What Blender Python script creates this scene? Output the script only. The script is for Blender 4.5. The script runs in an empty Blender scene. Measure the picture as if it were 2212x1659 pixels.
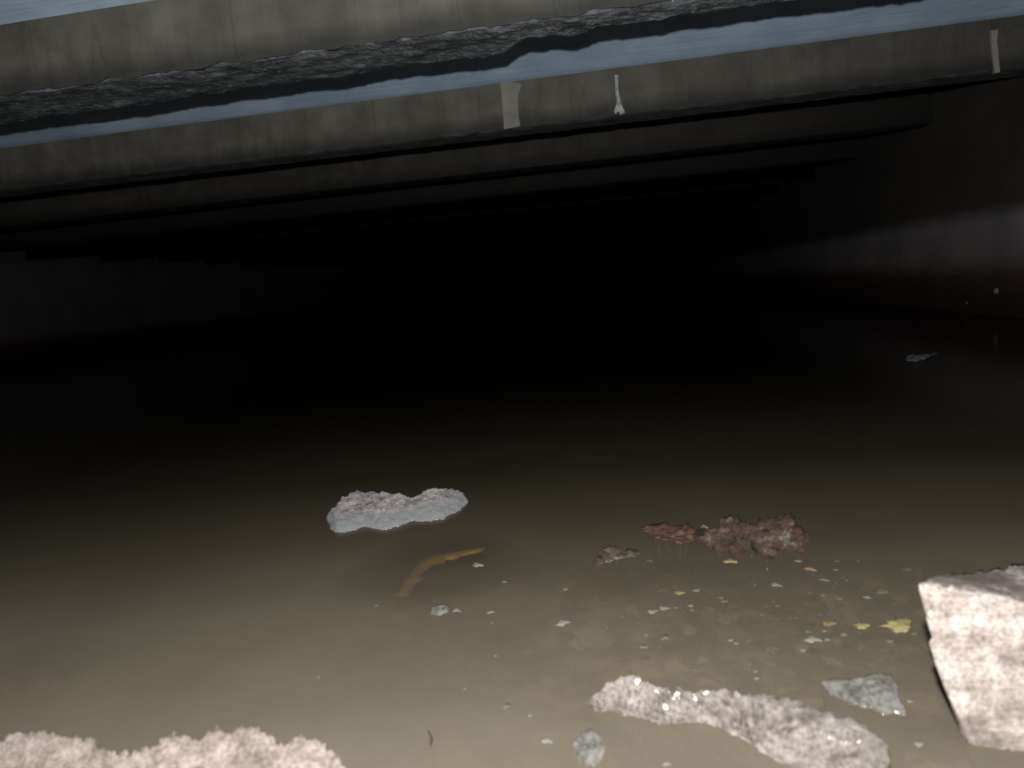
import bpy, bmesh, math, random
from mathutils import Vector, Matrix, noise
from mathutils.geometry import delaunay_2d_cdt
random.seed(7)
scn=bpy.context.scene
scn.view_settings.view_transform='Standard'
scn.view_settings.look='None'
W,H,F=2212.0,1659.0,1475.0
CAM=Vector((0,0,0.65))
# ---------- camera: tunnel runs along +Y ----------
yc=Vector(((1300-W/2)/F,(H/2-600)/F,-1.0))
up=Vector((-0.088,1.0,0.0)); up.z=(up.x*yc.x+up.y*yc.y)
yc.normalize(); up.normalize()
xc=yc.cross(up).normalized()
R=Matrix((xc,yc,up))
cd=bpy.data.cameras.new("camera"); cam=bpy.data.objects.new("camera",cd)
scn.collection.objects.link(cam)
cam.matrix_world=Matrix.Translation(CAM)@R.to_4x4()
cd.sensor_fit='HORIZONTAL'; cd.sensor_width=36; cd.lens=36*F/W; cd.clip_start=0.02; cd.clip_end=200
cd.dof.use_dof=True; cd.dof.focus_distance=2.4; cd.dof.aperture_fstop=3.0
scn.camera=cam
def ray(px,py): return R@Vector(((px-W/2)/F,(H/2-py)/F,-1.0))
def onz(px,py,z=0.0):
    d=ray(px,py); return CAM+d*((z-CAM.z)/d.z)
def ony(px,py,y):
    d=ray(px,py); return CAM+d*(y/d.y)
def onx(px,py,x):
    d=ray(px,py); return CAM+d*(x/d.x)
# ---------- materials ----------
def newmat(n):
    m=bpy.data.materials.new(n); m.use_nodes=True; nt=m.node_tree
    return m,nt,nt.nodes["Principled BSDF"]
def ramp(nt,fac,stops):
    r=nt.nodes.new("ShaderNodeValToRGB"); e=r.color_ramp.elements
    while len(e)<len(stops): e.new(0.5)
    for i,(p,c) in enumerate(stops):
        e[i].position=p; e[i].color=(c[0],c[1],c[2],1)
    nt.links.new(fac,r.inputs[0]); return r.outputs[0]
def coords(nt,scale=(1,1,1),rot=(0,0,0)):
    tc=nt.nodes.new("ShaderNodeTexCoord"); mp=nt.nodes.new("ShaderNodeMapping")
    mp.inputs["Scale"].default_value=scale; mp.inputs["Rotation"].default_value=rot
    nt.links.new(tc.outputs["Object"],mp.inputs[0]); return mp.outputs[0]
def ntex(nt,vec,scale,detail=6,rough=0.6):
    n=nt.nodes.new("ShaderNodeTexNoise"); n.inputs["Scale"].default_value=scale
    n.inputs["Detail"].default_value=detail; n.inputs["Roughness"].default_value=rough
    nt.links.new(vec,n.inputs["Vector"]); return n.outputs["Fac"]
def maprange(nt,src,a,b,c,d):
    n=nt.nodes.new("ShaderNodeMapRange")
    for i,v in zip((1,2,3,4),(a,b,c,d)): n.inputs[i].default_value=v
    nt.links.new(src,n.inputs[0]); return n.outputs[0]
def math2(nt,op,a,b):
    n=nt.nodes.new("ShaderNodeMath"); n.operation=op
    for i,s in enumerate((a,b)):
        if isinstance(s,(int,float)): n.inputs[i].default_value=s
        else: nt.links.new(s,n.inputs[i])
    return n.outputs[0]
def mix(nt,a,b,fac,mode='MIX'):
    m=nt.nodes.new("ShaderNodeMix"); m.data_type='RGBA'; m.blend_type=mode
    for s,i in ((fac,0),(a,6),(b,7)):
        if isinstance(s,(int,float)): m.inputs[i].default_value=s
        elif isinstance(s,tuple): m.inputs[i].default_value=(*s,1)
        else: nt.links.new(s,m.inputs[i])
    return m.outputs[2]
def bump(nt,b,h,strength,dist):
    n=nt.nodes.new("ShaderNodeBump"); n.inputs["Strength"].default_value=strength
    n.inputs["Distance"].default_value=dist
    nt.links.new(h,n.inputs["Height"]); nt.links.new(n.outputs[0],b.inputs["Normal"])
def objz(nt,ax=2):
    tc=nt.nodes.new("ShaderNodeTexCoord"); s=nt.nodes.new("ShaderNodeSeparateXYZ")
    nt.links.new(tc.outputs["Object"],s.inputs[0]); return s.outputs[ax]
def concrete(name,dark,light,k=1.0,edge=0.35):
    m,nt,b=newmat(name)
    v=coords(nt)
    c=ramp(nt,ntex(nt,v,1.1,8,0.65),[(0.3,[x*k for x in dark]),(0.7,[x*k for x in light])])
    blot=ramp(nt,ntex(nt,v,4.5,6,0.6),[(0.3,(0.62,0.60,0.55)),(0.65,(1,1,1))])
    c=mix(nt,c,blot,0.85,'MULTIPLY')
    vs=coords(nt,(7,7,0.9))
    st=ramp(nt,ntex(nt,vs,1.3,5,0.6),[(0.3,(0.6,0.6,0.6)),(0.6,(1,1,1))])
    c=mix(nt,c,st,0.5,'MULTIPLY')
    sp=ramp(nt,ntex(nt,v,60,3,0.6),[(0.68,(0,0,0)),(0.76,(0.6,0.6,0.55))])
    c=mix(nt,c,sp,0.08,'ADD')
    vc=coords(nt,(1,1,0.1))
    ck=ramp(nt,ntex(nt,vc,1.1,3,0.5),[(0.497,(1,1,1)),(0.4995,(0.5,0.49,0.47)),(0.502,(1,1,1))])
    c=mix(nt,c,ck,0.5,'MULTIPLY')
    gr=ramp(nt,ntex(nt,v,140,3,0.7),[(0.3,(0.8,0.8,0.8)),(0.7,(1.15,1.15,1.15))])
    c=mix(nt,c,gr,0.8,'MULTIPLY')
    gx=ramp(nt,maprange(nt,objz(nt,0),3.6,7.1,0,1),[(0,(1,1,1)),(1,(edge,edge,edge))])  # painted shade: beam ends darken toward the right wall
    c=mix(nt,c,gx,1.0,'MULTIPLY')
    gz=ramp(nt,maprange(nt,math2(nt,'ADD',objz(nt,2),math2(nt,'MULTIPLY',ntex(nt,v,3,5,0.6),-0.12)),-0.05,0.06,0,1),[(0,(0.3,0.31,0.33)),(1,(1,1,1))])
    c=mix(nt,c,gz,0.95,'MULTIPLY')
    nt.links.new(c,b.inputs["Base Color"]); b.inputs["Roughness"].default_value=0.8
    bump(nt,b,ntex(nt,v,45,6,0.7),0.35,0.01)
    return m
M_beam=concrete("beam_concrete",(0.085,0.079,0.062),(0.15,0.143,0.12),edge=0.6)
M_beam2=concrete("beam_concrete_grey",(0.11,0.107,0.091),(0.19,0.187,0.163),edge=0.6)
M_beamd=concrete("beam_concrete_dimmed",(0.036,0.033,0.027),(0.07,0.066,0.055),edge=0.12)  # this and next two: far-beam copies darkened to paint in light falloff
M_beamdd=concrete("beam_concrete_dimmer",(0.010,0.0095,0.0085),(0.019,0.018,0.016),edge=0.08)
M_beamx=concrete("beam_concrete_unlit",(0.0008,0.0008,0.0008),(0.0015,0.0015,0.0015),edge=0.1)
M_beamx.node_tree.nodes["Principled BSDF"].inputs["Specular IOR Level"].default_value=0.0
def slabmat(name,k=1.0):
    m,nt,b=newmat(name); v=coords(nt)
    c=ramp(nt,ntex(nt,v,2.0,8,0.65),[(0.3,(0.38*k,0.50*k,0.65*k)),(0.7,(0.57*k,0.71*k,0.89*k))])
    vs=coords(nt,(0.6,14,6))
    st=ramp(nt,ntex(nt,vs,3,6,0.65),[(0.3,(0.66,0.69,0.74)),(0.65,(1,1,1))])
    c=mix(nt,c,st,0.7,'MULTIPLY')
    fade=ramp(nt,maprange(nt,objz(nt,1),3.5,8.5,0,1),[(0,(0.8,0.8,0.8)),(0.1,(1.0,1.0,1.0)),(0.47,(1,1,1)),(0.5,(0.12,0.11,0.1)),(1,(0.003,0.003,0.003))])  # slab colour fades to black with depth, light falloff put into the colour
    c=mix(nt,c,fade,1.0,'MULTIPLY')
    nt.links.new(c,b.inputs["Base Color"]); b.inputs["Roughness"].default_value=0.6
    b.inputs["Specular IOR Level"].default_value=0.2
    bump(nt,b,ntex(nt,vs,8,6,0.7),0.3,0.01)
    return m
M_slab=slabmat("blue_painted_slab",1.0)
def crustmat(name,k=1.0):
    m,nt,b=newmat(name); v=coords(nt,(1,2.2,1),(0,0,0.35))
    c=ramp(nt,ntex(nt,v,7,9,0.72),[(0.34,(0.025*k,0.03*k,0.034*k)),(0.5,(0.10*k,0.112*k,0.122*k)),(0.66,(0.22*k,0.245*k,0.265*k))])
    sp=ramp(nt,ntex(nt,v,24,5,0.65),[(0.68,(0,0,0)),(0.76,(0.9*k,0.92*k,0.92*k))])
    c=mix(nt,c,sp,0.6,'ADD')
    nt.links.new(c,b.inputs["Base Color"]); b.inputs["Roughness"].default_value=0.3 if k>0.9 else 0.7
    bump(nt,b,ntex(nt,v,16,9,0.72),0.8,0.03)
    return m
M_crust=crustmat("wet_dark_crust",1.0); M_crustm=crustmat("dark_crust",0.55); M_crustd=crustmat("dark_crust_far",0.05)  # far crust copy is darkened to imitate light falling off
def wallmat(name,z1,z2,k,top=0.3,yb=None):
    m,nt,b=newmat(name); v=coords(nt)
    c=ramp(nt,ntex(nt,v,1.4,8,0.65),[(0.3,(0.10*k,0.097*k,0.098*k)),(0.7,(0.16*k,0.154*k,0.154*k))])
    zz=math2(nt,'ADD',objz(nt,2),math2(nt,'MULTIPLY',math2(nt,'SUBTRACT',ntex(nt,v,0.9,5,0.6),0.5),0.05))
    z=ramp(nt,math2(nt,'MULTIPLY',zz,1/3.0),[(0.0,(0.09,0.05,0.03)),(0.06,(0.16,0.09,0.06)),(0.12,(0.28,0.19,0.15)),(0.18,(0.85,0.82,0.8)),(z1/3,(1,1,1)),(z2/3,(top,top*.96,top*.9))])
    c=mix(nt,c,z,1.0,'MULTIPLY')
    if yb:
        yy=ramp(nt,maprange(nt,objz(nt,1),4.5,13,0,1),[(0,(0.7,0.7,0.7)),(0.35,(1.05,1.05,1.05)),(1,(0.9,0.9,0.9))])  # darker near, paler mid-depth: flash falloff offset in the wall colour
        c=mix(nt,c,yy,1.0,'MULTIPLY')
    nt.links.new(c,b.inputs["Base Color"]); b.inputs["Roughness"].default_value=0.9
    b.inputs["Specular IOR Level"].default_value=0.2
    bump(nt,b,ntex(nt,v,20,6,0.7),0.4,0.02)
    return m
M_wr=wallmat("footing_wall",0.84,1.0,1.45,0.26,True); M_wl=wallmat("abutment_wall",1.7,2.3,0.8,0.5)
def icemat(name,dark,light,wetz=0.0,gloss=0.4,streak=False,blotk=0.6,coat=0.25,grk=0.7,bs=1.0,bsc=80):
    m,nt,b=newmat(name); v=coords(nt)
    c=ramp(nt,ntex(nt,v,38,8,0.75),[(0.33,dark),(0.62,light)])
    blot=ramp(nt,ntex(nt,v,10,8,0.85),[(0.40,(0.30,0.265,0.22)),(0.52,(1,1,1))])
    c=mix(nt,c,blot,blotk,'MULTIPLY')
    gr=ramp(nt,ntex(nt,v,170,6,0.8),[(0.42,(0.22,0.19,0.16)),(0.53,(1.1,1.1,1.1))])
    c=mix(nt,c,gr,grk,'MULTIPLY')
    if streak:
        sv=coords(nt,(1.2,8,16),(0.0,0.4,0.3))
        s_=ramp(nt,ntex(nt,sv,2.2,8,0.75),[(0.38,(0.5,0.44,0.38)),(0.52,(1.05,1.05,1.05))])
        c=mix(nt,c,s_,0.7,'MULTIPLY')
    if wetz>0:
        f=maprange(nt,math2(nt,'ADD',objz(nt,2),math2(nt,'MULTIPLY',ntex(nt,v,14,4,0.6),-0.03)),wetz-0.026,wetz-0.014,0,1)
        c=mix(nt,(0.15,0.148,0.15),c,f)
    nt.links.new(c,b.inputs["Base Color"]); b.inputs["Roughness"].default_value=gloss
    b.inputs["Coat Weight"].default_value=coat; b.inputs["Coat Roughness"].default_value=0.1
    h=ntex(nt,v,bsc,9,0.8); bump(nt,b,h,bs,0.008)
    return m
M_ice=icemat("dirty_granular_ice",(0.105,0.092,0.083),(0.245,0.22,0.205),blotk=0.9,coat=0.5,gloss=0.3)
M_ices=icemat("streaked_ice",(0.135,0.115,0.107),(0.27,0.235,0.222),streak=True,blotk=0.4,coat=0.9,gloss=0.22,grk=0.55,bs=0.7,bsc=45)
M_icel=icemat("crusty_ice",(0.13,0.105,0.092),(0.25,0.21,0.188),blotk=0.45,coat=0.9,gloss=0.22,grk=0.6,bs=1.0,bsc=55)
M_iceb=icemat("ice_waterline",(0.18,0.162,0.16),(0.34,0.312,0.307),wetz=0.034,blotk=0.8,grk=0.6)
M_iceg=icemat("greyish_wet_ice",(0.075,0.073,0.067),(0.15,0.145,0.135),blotk=0.4)
def simple(name,a,b2,scale=30,rough=0.4,bs=0.5):
    m,nt,b=newmat(name); v=coords(nt)
    c=ramp(nt,ntex(nt,v,scale,5,0.6),[(0.35,a),(0.65,b2)])
    nt.links.new(c,b.inputs["Base Color"]); b.inputs["Roughness"].default_value=rough
    bump(nt,b,ntex(nt,v,scale*2.5,5,0.6),bs,0.004)
    return m
def heapmat(name,red,k=1.0):
    m,nt,b=newmat(name); v=coords(nt)
    c=ramp(nt,ntex(nt,v,22,7,0.72),[(0.38,(0.010*k,0.007*k,0.004*k)),(0.46,(0.036*k,0.025*k,0.015*k)),(0.52,((0.035+0.04*red)*k,0.030*k,0.018*k)),(0.58,(0.065*k,0.054*k,0.038*k)),(0.68,(0.22*k,0.20*k,0.17*k))])  # palest stop serves grey scraps and painted wet glints
    nt.links.new(c,b.inputs["Base Color"]); b.inputs["Roughness"].default_value=0.12
    b.inputs["Coat Weight"].default_value=0.6; b.inputs["Coat Roughness"].default_value=0.05
    bump(nt,b,ntex(nt,v,60,8,0.8),1.0,0.015)
    return m
M_heap=heapmat("wet_matted_debris",0.9); M_heapg=heapmat("wet_grey_debris",0.0,1.8)
M_brick=simple("wet_red_brick",(0.024,0.014,0.010),(0.07,0.04,0.03),30,0.15)
M_sunk=simple("sunk_red_brick",(0.1,0.03,0.022),(0.16,0.045,0.035),10,0.5)
M_dark=simple("wet_brown_debris",(0.012,0.009,0.006),(0.055,0.042,0.028),40,0.2,1.0)
M_yel=simple("yellow_leaf",(0.085,0.068,0.024),(0.15,0.125,0.052),60,0.45)
M_or=simple("orange_leaf",(0.08,0.052,0.018),(0.125,0.082,0.034),60,0.45)
M_ochre=simple("ochre_plastic",(0.2,0.115,0.012),(0.36,0.22,0.03),22,0.5)
M_white=simple("pale_flake",(0.055,0.054,0.048),(0.13,0.126,0.115),60,0.45)
M_green=simple("green_leaf",(0.042,0.042,0.02),(0.072,0.072,0.036),60,0.45)
M_gravel=simple("brown_gravel",(0.035,0.03,0.02),(0.085,0.075,0.052),40,0.45)
M_patch=simple("light_mortar",(0.21,0.21,0.19),(0.29,0.29,0.26),6,0.8)
M_flake=simple("dull_flake",(0.12,0.12,0.11),(0.3,0.3,0.28),6,0.8)
M_litter=simple("grey_litter",(0.02,0.024,0.03),(0.17,0.17,0.19),14,0.5)
M_drip=simple("lime_deposit",(0.2,0.22,0.25),(0.6,0.64,0.68),20,0.6)
M_stone=simple("silty_stone",(0.10,0.087,0.06),(0.32,0.28,0.2),20,0.5)
SPOTS=[(onz(1640,1430),0.1,0.85,0.34),(onz(950,1230),0.10,0.26,0.36),(onz(60,1455),0.02,0.16,0.2),(onz(1145,950),0.05,0.4,0.16)]
def watermat():
    m,nt,b=newmat("murky_water"); v=coords(nt)
    c=ramp(nt,ntex(nt,v,1.5,6,0.6),[(0.3,(0.050,0.044,0.032)),(0.7,(0.066,0.058,0.044))])
    far=ramp(nt,maprange(nt,objz(nt,1),0.9,4.5,0,1),[(0,(1,1,1)),(0.1,(0.85,0.83,0.8)),(0.22,(0.55,0.52,0.47)),(0.4,(0.27,0.25,0.21)),(1,(0.08,0.07,0.06))])  # water colour darkens with distance, painting in the loss of light
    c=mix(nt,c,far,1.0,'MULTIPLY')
    nt.links.new(c,b.inputs["Base Color"]); b.inputs["Roughness"].default_value=0.14; b.inputs["IOR"].default_value=1.33
    b.inputs["Specular IOR Level"].default_value=0.3
    bump(nt,b,ntex(nt,v,7,3,0.5),0.1,0.01)
    tr=nt.nodes.new("ShaderNodeBsdfTransparent"); tr.inputs[0].default_value=(0.84,0.78,0.66,1)
    ms=nt.nodes.new("ShaderNodeMixShader")
    tc=nt.nodes.new("ShaderNodeTexCoord"); cur=0.05
    for (p,r0,r1,am) in SPOTS:
        d=nt.nodes.new("ShaderNodeVectorMath"); d.operation='DISTANCE'
        nt.links.new(tc.outputs["Object"],d.inputs[0]); d.inputs[1].default_value=p
        cur=math2(nt,'MAXIMUM',maprange(nt,d.outputs["Value"],r0,r1,am,0.05),cur)
    mu=math2(nt,'MULTIPLY',cur,maprange(nt,ntex(nt,v,3.5,5,0.6),0.3,0.7,0.7,1.15))
    nt.links.new(mu,ms.inputs[0]); nt.links.new(b.outputs[0],ms.inputs[1]); nt.links.new(tr.outputs[0],ms.inputs[2])
    nt.links.new(ms.outputs[0],nt.nodes["Material Output"].inputs[0])
    return m
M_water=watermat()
def bedmat():
    m,nt,b=newmat("silt_bed"); v=coords(nt)
    c=ramp(nt,ntex(nt,v,11,5,0.6),[(0.38,(0.02,0.017,0.011)),(0.5,(0.08,0.068,0.046)),(0.64,(0.24,0.21,0.15))])
    # bare dark silt away from the shallow gravel bar
    d=nt.nodes.new("ShaderNodeVectorMath"); d.operation='DISTANCE'
    nt.links.new(coords(nt),d.inputs[0]); d.inputs[1].default_value=(SPOTS[0][0].x,SPOTS[0][0].y,-0.09)
    f=maprange(nt,d.outputs["Value"],0.45,0.75,1,0)
    c=mix(nt,(0.03,0.025,0.017),c,f)
    nt.links.new(c,b.inputs["Base Color"]); b.inputs["Roughness"].default_value=0.8
    bump(nt,b,ntex(nt,v,30,6,0.7),0.5,0.02)
    return m
M_bed=bedmat()
# ---------- helpers ----------
def obj(name,verts,faces,mat,label=None,cat=None,parent=None,smooth=False,origin=None,**props):
    me=bpy.data.meshes.new(name)
    o0=Vector(origin) if origin is not None else Vector((0,0,0))
    me.from_pydata([Vector(v)-o0 for v in verts],[],faces)
    bm=bmesh.new(); bm.from_mesh(me); bmesh.ops.recalc_face_normals(bm,faces=bm.faces); bm.to_mesh(me); bm.free()
    me.materials.append(mat)
    if smooth:
        for p in me.polygons: p.use_smooth=True
    o=bpy.data.objects.new(name,me); scn.collection.objects.link(o); o.location=o0
    if parent:
        o.parent=parent; o.matrix_parent_inverse=Matrix.Translation(-parent.location)
    if label: o["label"]=label
    if cat: o["category"]=cat
    for k,v in props.items(): o[k]=v
    return o
def box(a,b):
    x0,y0,z0=a;x1,y1,z1=b
    return ([(x0,y0,z0),(x1,y0,z0),(x1,y1,z0),(x0,y1,z0),(x0,y0,z1),(x1,y0,z1),(x1,y1,z1),(x0,y1,z1)],
            [(0,1,2,3),(4,5,6,7),(0,1,5,4),(1,2,6,5),(2,3,7,6),(3,0,4,7)])
XR,XL=3.5,-10.8; Y0,Y1=-1.2,34.0
ZB=0.65+1.285; ZS=0.65+1.66; BEDZ=-0.09
nb=14
ys=[3.62]+[5.9+i*2.0 for i in range(nb-1)]
# setting
v,f=box((XL,Y0,BEDZ-0.3),(XR,Y1,BEDZ)); obj("floor",v,f,M_bed,"silty brown stream bed under murky water","stream bed",kind="structure")
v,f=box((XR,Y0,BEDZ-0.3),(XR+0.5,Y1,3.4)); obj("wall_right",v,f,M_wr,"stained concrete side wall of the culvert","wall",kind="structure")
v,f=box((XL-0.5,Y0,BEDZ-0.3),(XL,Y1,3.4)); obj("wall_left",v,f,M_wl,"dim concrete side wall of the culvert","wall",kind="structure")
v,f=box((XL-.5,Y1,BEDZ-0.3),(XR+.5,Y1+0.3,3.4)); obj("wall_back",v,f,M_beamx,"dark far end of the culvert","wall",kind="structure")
vs=[];fs=[]
HZ=0.55  # bay rise, shaped so the slab faces the flash and looks brighter
prof=[(Y0,ZS+HZ),(ys[0]-1.3,ZS+HZ),(ys[0],ZS)]
for i in range(1,nb):
    prof+= [(ys[i-1]+0.2,ZS+0.02),(ys[i-1]+0.35,ZS+HZ),(ys[i]-1.2,ZS+HZ),(ys[i],ZS)]
prof+=[(Y1,ZS)]
for (y,z) in prof: vs+=[(XL,y,z),(XR,y,z)]
n=len(prof)
for i in range(n-1): fs.append((2*i,2*i+1,2*i+3,2*i+2))
b0=len(vs); vs+=[(XL,Y0,3.4),(XR,Y0,3.4),(XL,Y1,3.4),(XR,Y1,3.4)]
fs+=[(b0,b0+1,b0+3,b0+2),(0,1,b0+1,b0),(2*n-2,2*n-1,b0+3,b0+2)]
fs.append(tuple([2*i for i in range(n)]+[b0+2,b0])); fs.append(tuple([2*i+1 for i in range(n)]+[b0+3,b0+1]))
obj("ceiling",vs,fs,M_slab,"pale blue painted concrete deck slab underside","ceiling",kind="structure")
def interp(t,pts):
    if t<=pts[0][0]: return pts[0][1]
    for (a,b),(c,d) in zip(pts,pts[1:]):
        if t<=c: return b+(d-b)*(t-a)/(c-a)
    return pts[-1][1]
beams=[]
for i in range(nb):
    y=ys[i]
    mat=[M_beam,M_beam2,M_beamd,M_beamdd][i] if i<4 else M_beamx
    th=0.18
    nx=400
    vs=[];fs=[]
    rows=[0,0.33,0.66,1.0]
    ba=0.016 if i==0 else 0.006
    for ix in range(nx+1):
        x=XL+(XR-XL)*ix/nx
        for r in rows:
            zb=ZB+0.012+ba*noise.fractal(Vector((x*6,i*3,0)),0.6,2.1,5)
            z=zb+(ZS+0.03-zb)*r
            vs.append((x,y+0.008*noise.noise(Vector((x*1.2,z*2,i*7))),z))
        vs.append((x,y+th,ZS+0.03)); vs.append((x,y+th,ZB+0.03))
    for ix in range(nx):
        a=ix*6;b=a+6
        for k in range(6):
            k2=(k+1)%6; fs.append((a+k,b+k,b+k2,a+k2))
    fs.append(tuple(range(6))); fs.append(tuple(range(nx*6,nx*6+6)))
    lab=["grey-brown concrete cross beam with broken dark underside","grey concrete cross beam with light mortar patch and lime drips",
         "far concrete cross beam under the deck, light falloff painted in its tone"][min(i,2)]
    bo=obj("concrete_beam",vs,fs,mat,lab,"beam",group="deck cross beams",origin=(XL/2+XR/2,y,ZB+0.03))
    beams.append(bo)
    if i<5:
        if i==0:
            nxx=1400
            ctl=[(-12,0.46),(-3.4,0.46),(-2,0.44),(-1.2,0.41),(-0.7,0.42),(-0.55,0.44),(-0.46,0.42),(-0.38,0.30),(-0.3,0.21),(-0.18,0.23),(-0.07,0.29),(0.0,0.27),(0.06,0.19),(0.2,0.23),(0.5,0.21),(1.2,0.23),(3.4,0.22)]
        else:
            nxx=360; ctl=[(-12,0.34),(4,0.30)]
        ny=18; vs=[];fs=[]
        for ix in range(nxx+1):
            x=XL+(XR-XL)*ix/nxx
            wd=interp(x,ctl)+0.014*noise.fractal(Vector((x*6,i*3.1,0)),0.6,2.2,5)
            fr=y+0.012+0.008*noise.fractal(Vector((x*5,i*5.7,9)),0.5,2,5)
            for j in range(ny+1):
                t=j/ny
                yy=fr+(y+wd-fr)*t
                e=0.008*(1-min(1,min(t,1-t)*9))
                amp=0.012 if i==0 else 0.004
                h=noise.fractal(Vector((x*3.2+yy*2,yy*7-x*1.5,i*4)),0.6,2.1,6)
                zz=ZB+e+amp*(0.5*h+0.5*math.floor(h*2.5)/2.5)
                vs.append((x,yy,zz))
            vs.append((x,y+wd,ZB+0.07)); vs.append((x,fr,ZB+0.045))
        m_=ny+3
        for ix in range(nxx):
            a=ix*m_;b=a+m_
            for k in range(m_):
                k2=(k+1)%m_; fs.append((a+k,b+k,b+k2,a+k2))
        fs.append(tuple(range(m_))); fs.append(tuple(range(nxx*m_,nxx*m_+m_)))
        obj("underside_crust",vs,fs,[M_crust,M_crustm][i] if i<2 else M_crustd,"ragged dark wet crust with white chips",parent=bo)
def patch(name,pts,y,mat,lab,th=0.012):
    outer=[ony(px,py,y-th) for px,py in pts]; inner=[Vector((p.x,y+0.02,p.z)) for p in outer]
    n=len(pts)
    obj(name,outer+inner,[tuple(range(n)),tuple(range(2*n-1,n-1,-1))]+[(k,(k+1)%n,n+(k+1)%n,n+k) for k in range(n)],mat,lab,parent=beams[1])
YB=ys[1]
patch("mortar_patch",[(1079,175),(1100,176),(1127,181),(1121,200),(1118,218),(1120,250),(1124,272),(1106,276),(1089,279),(1087,250),(1084,215),(1082,190)],YB,M_patch,"pale grey flared mortar patch")
patch("lime_drip",[(1328,162),(1336,162),(1335,190),(1339,212),(1345,232),(1350,243),(1341,248),(1335,240),(1330,247),(1326,240),(1333,222),(1329,195)],YB,M_drip,"white lime drip along a crack")
patch("mortar_patch",[(2140,66),(2156,64),(2154,90),(2158,130),(2160,156),(2150,158),(2144,120)],YB,M_patch,"narrow pale mortar strip")
v=[(XL,Y0,0),(XR,Y0,0),(XR,Y1,0),(XL,Y1,0)]
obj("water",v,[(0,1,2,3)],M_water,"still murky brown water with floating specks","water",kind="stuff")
# ---------- chunks ----------
FOOT=[]
def rock(name,pts,zfun,mat,lab,cat="ice",dome=0.02,step=9,jag=3.0,spike=0.0,rough=0.006,scale=22,base=BEDZ,shrink=0.9,ydisp=-0.3,edgek=26.0,facet=0.0,**props):
    out=[]
    n=len(pts)
    rnd=random.Random(len(pts)*7+int(pts[0][0]))
    for i in range(n):
        a=Vector(pts[i]);b=Vector(pts[(i+1)%n]); L=(b-a).length; k=max(1,int(L/step))
        nr=Vector((-(b-a).y,(b-a).x)).normalized()
        for j in range(k):
            p=a+(b-a)*j/k
            p=p+nr*jag*noise.fractal(Vector((p.x*0.05,p.y*0.05,3.3)),0.5,2.3,4)*1.6
            if spike: p=p+Vector((rnd.uniform(-.3,.3),-rnd.random()**2))*spike
            out.append(p)
    nb_=len(out)
    xs=[p.x for p in out];ysx=[p.y for p in out]
    def inside(x,y):
        c=False
        j=nb_-1
        for i in range(nb_):
            if (out[i].y>y)!=(out[j].y>y) and x<(out[j].x-out[i].x)*(y-out[i].y)/(out[j].y-out[i].y)+out[i].x: c=not c
            j=i
        return c
    def bottom(x):
        best=None
        for i in range(nb_):
            a=out[i-1];b=out[i]
            if (a.x-x)*(b.x-x)<=0 and a.x!=b.x:
                yy=a.y+(b.y-a.y)*(x-a.x)/(b.x-a.x)
                best=yy if best is None else max(best,yy)
        return best if best is not None else max(ysx)
    x0=min(xs);x1=max(xs);NB=160
    raw=[bottom(x0+(x1-x0)*k/NB) for k in range(NB+1)]
    sm=[sum(raw[max(0,k-6):k+7])/len(raw[max(0,k-6):k+7]) for k in range(NB+1)]
    def bot(x):
        t=(x-x0)/(x1-x0)*NB; k=max(0,min(NB-1,int(t))); return sm[k]+(sm[k+1]-sm[k])*(t-k)
    if isinstance(zfun,tuple):
        hm,span,po=zfun
        zf=lambda x,y: hm*max(0,min(1,(bot(x)-y)/span))**po
    else: zf=zfun
    cand=list(out)
    x=min(xs)
    row=0
    while x<max(xs):
        y=min(ysx)+(row%2)*step/2
        while y<max(ysx):
            if inside(x,y) and min((p.x-x)**2+(p.y-y)**2 for p in out)>(step*0.6)**2: cand.append(Vector((x,y)))
            y+=step
        x+=step*0.87; row+=1
    res=delaunay_2d_cdt([Vector((p.x,p.y)) for p in cand],[],[list(range(nb_))],1,1e-4)
    v2,fc=res[0],res[2]
    V=[]
    for p in v2:
        d=min((q-p).length for q in out)
        w=onz(p.x,p.y,zf(p.x,p.y))
        t=1-math.exp(-d/edgek)
        nn=noise.fractal(w*scale,0.7,2.1,6)
        nn2=noise.noise(w*scale*0.35)
        if facet:
            dd,pp=noise.voronoi(w*scale*0.45)
            nn2+=facet*(dd[1]-dd[0]-0.3)
        w=w+Vector((0,ydisp,1))*(rough*nn*min(1,0.25+d/12)+dome*0.5*nn2*t)+Vector((0,0,dome*t))
        V.append(w)
    F_=[tuple(f) for f in fc]
    cnt={}
    for f in F_:
        for a,b in zip(f,f[1:]+f[:1]): cnt.setdefault(frozenset((a,b)),[]).append((a,b))
    be=[l[0] for k,l in cnt.items() if len(l)==1]
    low={}
    cen=sum(V,Vector())/len(V)
    FOOT.append((min(v.x for v in V),max(v.x for v in V),min(v.y for v in V),max(v.y for v in V)))
    for a,b in be:
        for q in (a,b):
            if q not in low:
                low[q]=len(V); p=V[q]
                V.append(Vector((cen.x+(p.x-cen.x)*shrink,cen.y+(p.y-cen.y)*shrink,base)))
    for a,b in be: F_.append((b,a,low[a],low[b]))
    nxt={a:b for a,b in be}
    loop=[be[0][0]]
    while True:
        q=nxt.get(loop[-1])
        if q is None or q==loop[0] or len(loop)>5000: break
        loop.append(q)
    F_.append(tuple(low[q] for q in loop if q in low))
    return obj(name,V,F_,mat,lab,cat,smooth=True,origin=(cen.x,cen.y,0),**props)
def lin(y0,z0,y1,z1):
    return lambda x,y: z0+(z1-z0)*max(0,min(1,(y-y0)/(y1-y0)))
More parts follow.
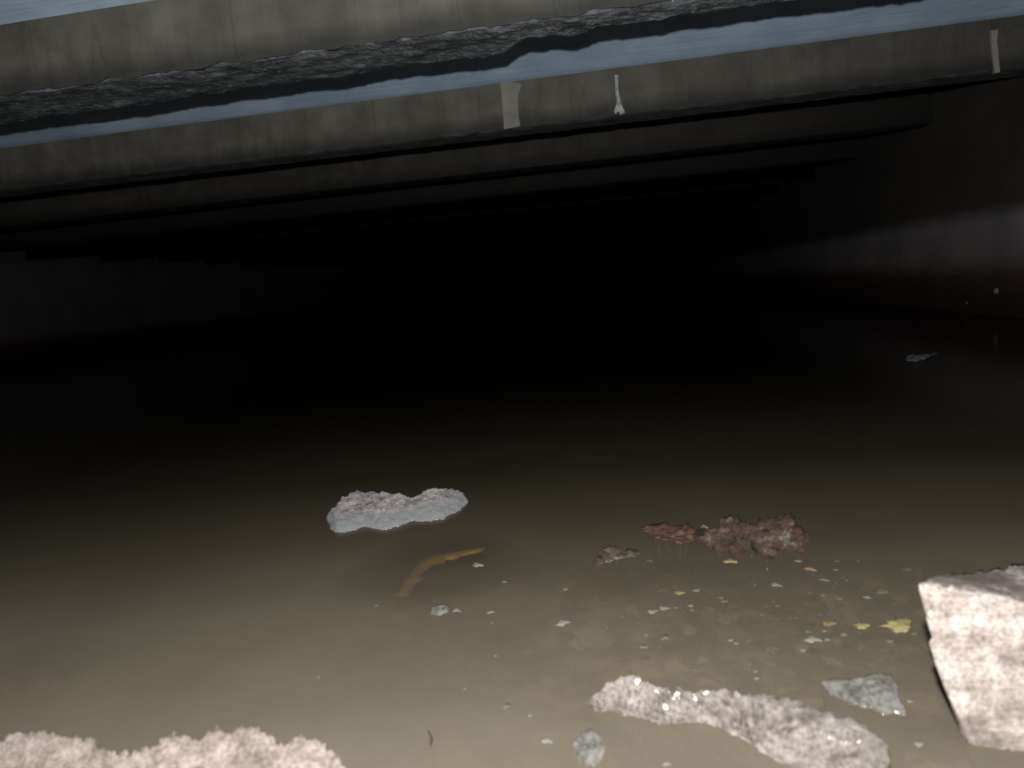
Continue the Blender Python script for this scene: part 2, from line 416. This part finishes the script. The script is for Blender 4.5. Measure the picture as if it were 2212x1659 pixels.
def bigz(x,y):
    # sloping upper shelf above a steeper wet face
    t=max(0,min(1,(1600-y)/340)); crease=1262+max(0,(x-1990))*0.28
    z=0.02+0.19*t
    if y<crease: z-=0.10*min(1,(crease-y)/60)*min(1,max(0,(x-1990)/60))
    return z
rock("ice_chunk",[(1986,1262),(2000,1252),(2020,1250),(2040,1246),(2065,1236),(2085,1238),(2120,1230),(2175,1220),(2240,1222),(2330,1240),(2420,1300),(2470,1440),(2450,1640),(2370,1670),(2300,1630),(2212,1590),(2150,1570),(2110,1560),(2085,1540),(2052,1505),(2036,1462),(2028,1430),(2010,1390),(2012,1350),(2000,1315),(2001,1290)],
     bigz,M_ices,"large slanted pinkish-white block of dirty wet ice","ice",dome=0.018,step=8,jag=7,rough=0.005,shrink=0.5,edgek=50,scale=18)
rock("ice_chunk",[(705,1115),(722,1092),(738,1072),(765,1060),(800,1064),(840,1062),(872,1068),(898,1075),(912,1060),(930,1052),(965,1050),(985,1056),(1000,1066),(1011,1080),(1002,1096),(985,1108),(960,1123),(925,1128),(895,1124),(870,1132),(845,1142),(815,1144),(790,1138),(760,1148),(735,1150),(716,1142)],
     (0.054,78,0.9),M_iceb,"pale twin-humped ice chunk with grey submerged rim","ice",dome=0.006,step=3.5,jag=3.5,rough=0.0045,scale=55,shrink=0.8,ydisp=-0.1,edgek=14,facet=0.5)
rock("ice_chunk",[(1265,1518),(1285,1498),(1312,1480),(1335,1464),(1362,1458),(1384,1466),(1398,1480),(1440,1484),(1500,1492),(1560,1490),(1620,1498),(1690,1502),(1735,1515),(1780,1540),(1840,1552),(1885,1578),(1912,1602),(1926,1640),(1912,1685),(1850,1705),(1770,1690),(1715,1660),(1650,1626),(1600,1592),(1555,1572),(1500,1560),(1440,1566),(1380,1548),(1330,1540),(1285,1535)],
     (0.05,90,1.0),M_ice,"long speckled slab of dirty granular ice in shallows","ice",dome=0.008,step=5,jag=5,rough=0.005,scale=36,shrink=0.8,ydisp=-0.1,edgek=12,facet=1.0)
rock("ice_chunk",[(-160,1640),(-60,1610),(0,1602),(45,1590),(95,1580),(140,1598),(200,1606),(245,1632),(300,1628),(335,1608),(385,1590),(430,1604),(455,1582),(500,1578),(548,1570),(580,1592),(615,1614),(650,1594),(690,1606),(720,1630),(742,1659),(770,1760),(700,1850),(-100,1850)],
     lin(1580,0.11,1850,0.03),M_icel,"pale crusty wet ice chunk with jagged spiky rim","ice",dome=0.008,step=4,jag=6,spike=11,rough=0.003,scale=36,shrink=0.8,ydisp=0)
rock("ice_chunk",[(1773,1472),(1800,1466),(1850,1464),(1895,1455),(1925,1462),(1940,1490),(1946,1520),(1957,1544),(1915,1542),(1868,1530),(1830,1518),(1795,1500)],
     (0.016,60,0.8),M_iceg,"small flat greyish wet ice piece beside larger slab","ice",dome=0.003,step=5,jag=3,rough=0.002,ydisp=0)
rock("ice_chunk",[(1240,1602),(1252,1582),(1275,1575),(1298,1590),(1305,1618),(1300,1645),(1280,1656),(1252,1648),(1240,1628)],
     (0.008,60,0.8),M_iceg,"small oval pale ice lump just breaking the water","ice",dome=0.003,step=5,jag=3,rough=0.002,ydisp=0)
rock("ice_chunk",[(928,1326),(936,1310),(955,1304),(970,1309),(968,1322),(948,1330)],(0.006,20,0.8),M_iceg,"tiny pale ice bit poking from murky water","ice",dome=0.002,step=3,jag=1,rough=0.002)
rock("brick_fragment",[(1386,1144),(1400,1134),(1430,1130),(1455,1134),(1484,1129),(1500,1138),(1500,1152),(1500,1168),(1480,1176),(1440,1168),(1405,1156)],(0.004,40,0.8),M_brick,"wet dull red brick fragment beside the debris heap","brick",dome=0.001,step=3,jag=4,rough=0.004,scale=50)
rock("debris_heap",[(1502,1145),(1518,1136),(1540,1134),(1560,1122),(1580,1110),(1600,1120),(1625,1128),(1650,1124),(1680,1116),(1702,1112),(1722,1130),(1740,1150),(1745,1165),(1732,1180),(1740,1192),(1700,1194),(1665,1204),(1630,1196),(1590,1204),(1560,1192),(1530,1184),(1508,1170)],(0.010,60,0.7),M_heap,"low wet heap of matted reddish-brown and grey scraps","debris",dome=0.0015,step=2.6,jag=7,rough=0.013,scale=38,ydisp=-0.1)
rock("debris_lump",[(1286,1206),(1298,1190),(1318,1180),(1345,1184),(1375,1188),(1382,1196),(1352,1204),(1330,1212),(1308,1222),(1290,1218)],(0.006,30,0.8),M_heapg,"small wet pale grey debris lump in shallow water","debris",dome=0.002,step=3,jag=5,rough=0.007,scale=60,ydisp=-0.1)
# ---------- flakes ----------
def blobmesh(name,seed,flat,sub=3):
    bm=bmesh.new(); bmesh.ops.create_icosphere(bm,subdivisions=sub,radius=1)
    for v in bm.verts:
        n=1+0.5*noise.fractal(v.co*1.6+Vector((seed*3.7,0,0)),0.6,2.1,4)
        ang=math.atan2(v.co.y,v.co.x)
        n*=1+0.22*math.sin(ang*3+seed)+0.12*math.sin(ang*5+seed*2)
        v.co=Vector((v.co.x*n,v.co.y*n*0.7,v.co.z*flat))
    me=bpy.data.meshes.new(name); bm.to_mesh(me); bm.free()
    for p in me.polygons: p.use_smooth=True
    return me
base={}
def bit(name,px,py,wpx,mat,lab,cat,grp=None,z=0.001,flat=0.15):
    key=(name,mat.name,random.randrange(3))
    if key not in base:
        me=blobmesh(name,len(base)+1,flat); me.materials.append(mat); base[key]=me
    p=onz(px,py,z); s=wpx/2/F*(p-CAM).length
    o=bpy.data.objects.new(name,base[key]); scn.collection.objects.link(o)
    o.location=p; o.scale=(s,s,s); o.rotation_euler=(0,0,random.uniform(-0.6,0.6))
    o["label"]=lab;o["category"]=cat
    if grp:o["group"]=grp
    return o
L="leaf_fragment"
bit(L,1940,1350,50,M_yel,"crumpled yellow leaf floating on murky water","leaf",flat=0.25,z=0.003)
bit(L,1862,1352,24,M_yel,"small yellow leaf scrap floating on the water","leaf")
bit(L,1790,1347,22,M_or,"small orange leaf scrap floating on the water","leaf")
bit(L,1578,1212,24,M_yel,"pale yellow leaf scrap beside wet rubble","leaf")
bit(L,1905,1280,36,M_green,"olive leaf scrap floating on murky water","leaf",z=-0.002)
bit(L,1748,1228,20,M_or,"small brown-orange leaf scrap beside wet rubble","leaf")
bit(L,1960,1232,28,M_green,"olive leaf scrap beside the large pale chunk","leaf",z=-0.002)
bit(L,1092,1525,26,M_gravel,"brown curled leaf scrap in shallow water","leaf",z=-0.001)
for (x,y,w) in [(1032,1220,26),(985,1318,20),(1060,1322,14),(1410,1321,20),(1434,1314,20),(1216,1345,28),(1756,1381,28),(1090,1257,9),(1222,1273,9),(687,1462,8),(1003,1487,7),(1144,1546,10),(1182,1600,20),(1070,1417,7),(1675,1263,20),(813,1308,6),(1395,1372,8),(1735,1405,10),(1590,1390,9),(1635,1465,10),(1985,1608,14),(1440,1650,14),(1965,1515,10)]:
    bit("pale_flake",x,y,w,M_white,"small pale flake floating on murky water","debris flake","floating pale flakes")
pts=[(1954,774),(1965,766),(1985,765),(2005,764),(2028,762),(2010,769),(1996,777),(1975,781),(1958,780)]
rock("litter_scrap",pts,(0.02,14,1),M_litter,"dim grey crumpled litter scrap floating by the wall","litter",dome=0.004,step=2,jag=1,rough=0.01,scale=20,base=-0.02)
for (x,y,w) in [(2152,628,14),(1961,689,8),(2088,655,5)]:
    p=onx(x,y,XR-0.004); s=w/2/F*p.y
    o=bpy.data.objects.new("wall_flake",base.get('wf') or blobmesh("wall_flake",31,0.5)); base['wf']=o.data
    if not o.data.materials: o.data.materials.append(M_flake)
    scn.collection.objects.link(o); o.location=p; o.scale=(s*0.3,s*1.4,s*1.6); o.rotation_euler=(0.3,0.2,0)
    o["label"]="tiny white flake stuck to the stained wall";o["category"]="flake";o["group"]="flakes on the wall"
cols=[(M_white,"tiny pale speck on murky water"),(M_yel,"tiny yellow speck on murky water"),(M_green,"tiny olive speck on murky water"),(M_gravel,"tiny brown speck on murky water")]
for i in range(260):
    px=min(1975,max(760,random.gauss(1640,200))); py=min(1640,max(1212,random.gauss(1320,80)))
    if px<1250 and random.random()<0.5: continue
    m_,l_=random.choices(cols,[3,2,4,7])[0]
    bit("speck",px,py,random.choice([3,3,4,4,5,6,8,11,14,18]),m_,l_,"debris speck","floating debris specks",z=random.choice([0.0003,-0.001,-0.0016,-0.002]))
placed=[]
for i in range(900):
    if len(placed)>=70: break
    x=random.gauss(0.42,0.3); y=random.uniform(0.82,1.6)
    s=random.choice([0.01,0.014,0.02,0.03,0.05])
    if any((x-a)**2+(y-b)**2<((s+c)*1.4)**2 for a,b,c in placed): continue
    if any(a-s*1.5<x<b+s*1.5 and c-s*1.5<y<d+s*1.5 for a,b,c,d in FOOT): continue
    placed.append((x,y,s))
    key=('st',i%6)
    if key not in base:
        base[key]=blobmesh("submerged_stone",50+i,0.5); base[key].materials.append(M_stone)
    o=bpy.data.objects.new("submerged_stone",base[key]); scn.collection.objects.link(o)
    o.location=(x,y,BEDZ+s*0.3); o.scale=(s*random.uniform(.8,1.5),s,s); o.rotation_euler=(0,0,random.uniform(0,6))
    o["label"]="silty brown stone lying under shallow murky water";o["category"]="stone";o["group"]="submerged stones"
def strip(name,ctr,w,z,mat,lab,cat):
    P=[]
    n=len(ctr)
    for i in range(n-1):
        for j in range(6):
            t=j/6; p0=ctr[max(0,i-1)];p1=ctr[i];p2=ctr[i+1];p3=ctr[min(n-1,i+2)]
            P.append(tuple(0.5*(2*b+(c-a)*t+(2*a-5*b+4*c-d)*t*t+(3*b-a-3*c+d)*t**3) for a,b,c,d in zip(p0,p1,p2,p3)))
    P.append(ctr[-1]); ctr=P
    vs=[];fs=[];n=len(ctr)
    for i,(px,py,k) in enumerate(ctr):
        p=onz(px,py,z); a=onz(*ctr[max(0,i-1)][:2],z); b=onz(*ctr[min(n-1,i+1)][:2],z)
        t=(b-a).normalized(); nr=Vector((-t.y,t.x,0))*w*k
        nr*=1+0.6*noise.noise(p*35)
        for q,zz in ((-1,0),(0,0.003),(1,0),(0,-0.006)):
            vs.append(p+nr*q+Vector((0,0,zz)))
    for i in range(n-1):
        a=i*4;b=a+4
        for k in range(4): fs.append((a+k,a+(k+1)%4,b+(k+1)%4,b+k))
    fs+= [(0,1,2,3),(4*n-4,4*n-3,4*n-2,4*n-1)]
    return obj(name,vs,fs,mat,lab,cat,smooth=True,origin=vs[0])
strip("plastic_strip",[(864,1286,1.0),(880,1264,1.4),(896,1240,1.5),(916,1218,1.6),(945,1204,2.0),(980,1197,2.0),(1012,1191,1.5),(1046,1185,0.4)],0.019,-0.008,M_ochre,"curved ochre plastic strip submerged in murky water","plastic litter")
strip("twig",[(928,1612,1),(932,1600,1),(931,1590,0.8),(926,1580,0.6)],0.0015,0.003,M_dark,"short thin dark twig on the water","twig")
for (pts,lab) in [([(-40,1490),(-20,1452),(20,1445),(70,1435),(110,1430),(130,1440),(118,1458),(60,1476),(20,1480)],"faint red brick sunk in murky water"),([(1090,958),(1102,944),(1150,938),(1195,941),(1210,950),(1190,962),(1140,966)],"faint red brick sunk in dim murky water")]:
    rock("sunken_brick",pts,lambda x,y:-0.02,M_sunk,lab,"brick",dome=0.004,step=8,jag=2,rough=0.003)
# ---------- light: camera flash ----------
ld=bpy.data.lights.new("camera_flash",'POINT'); ld.energy=520; ld.color=(1.0,0.97,0.93); ld.shadow_soft_size=0.02
lo=bpy.data.objects.new("camera_flash",ld); scn.collection.objects.link(lo); lo.location=(-0.02,0.0,CAM.z+0.24)
w=bpy.data.worlds.new("world"); scn.world=w; w.use_nodes=True
w.node_tree.nodes["Background"].inputs[0].default_value=(0,0,0,1); w.node_tree.nodes["Background"].inputs[1].default_value=0.0
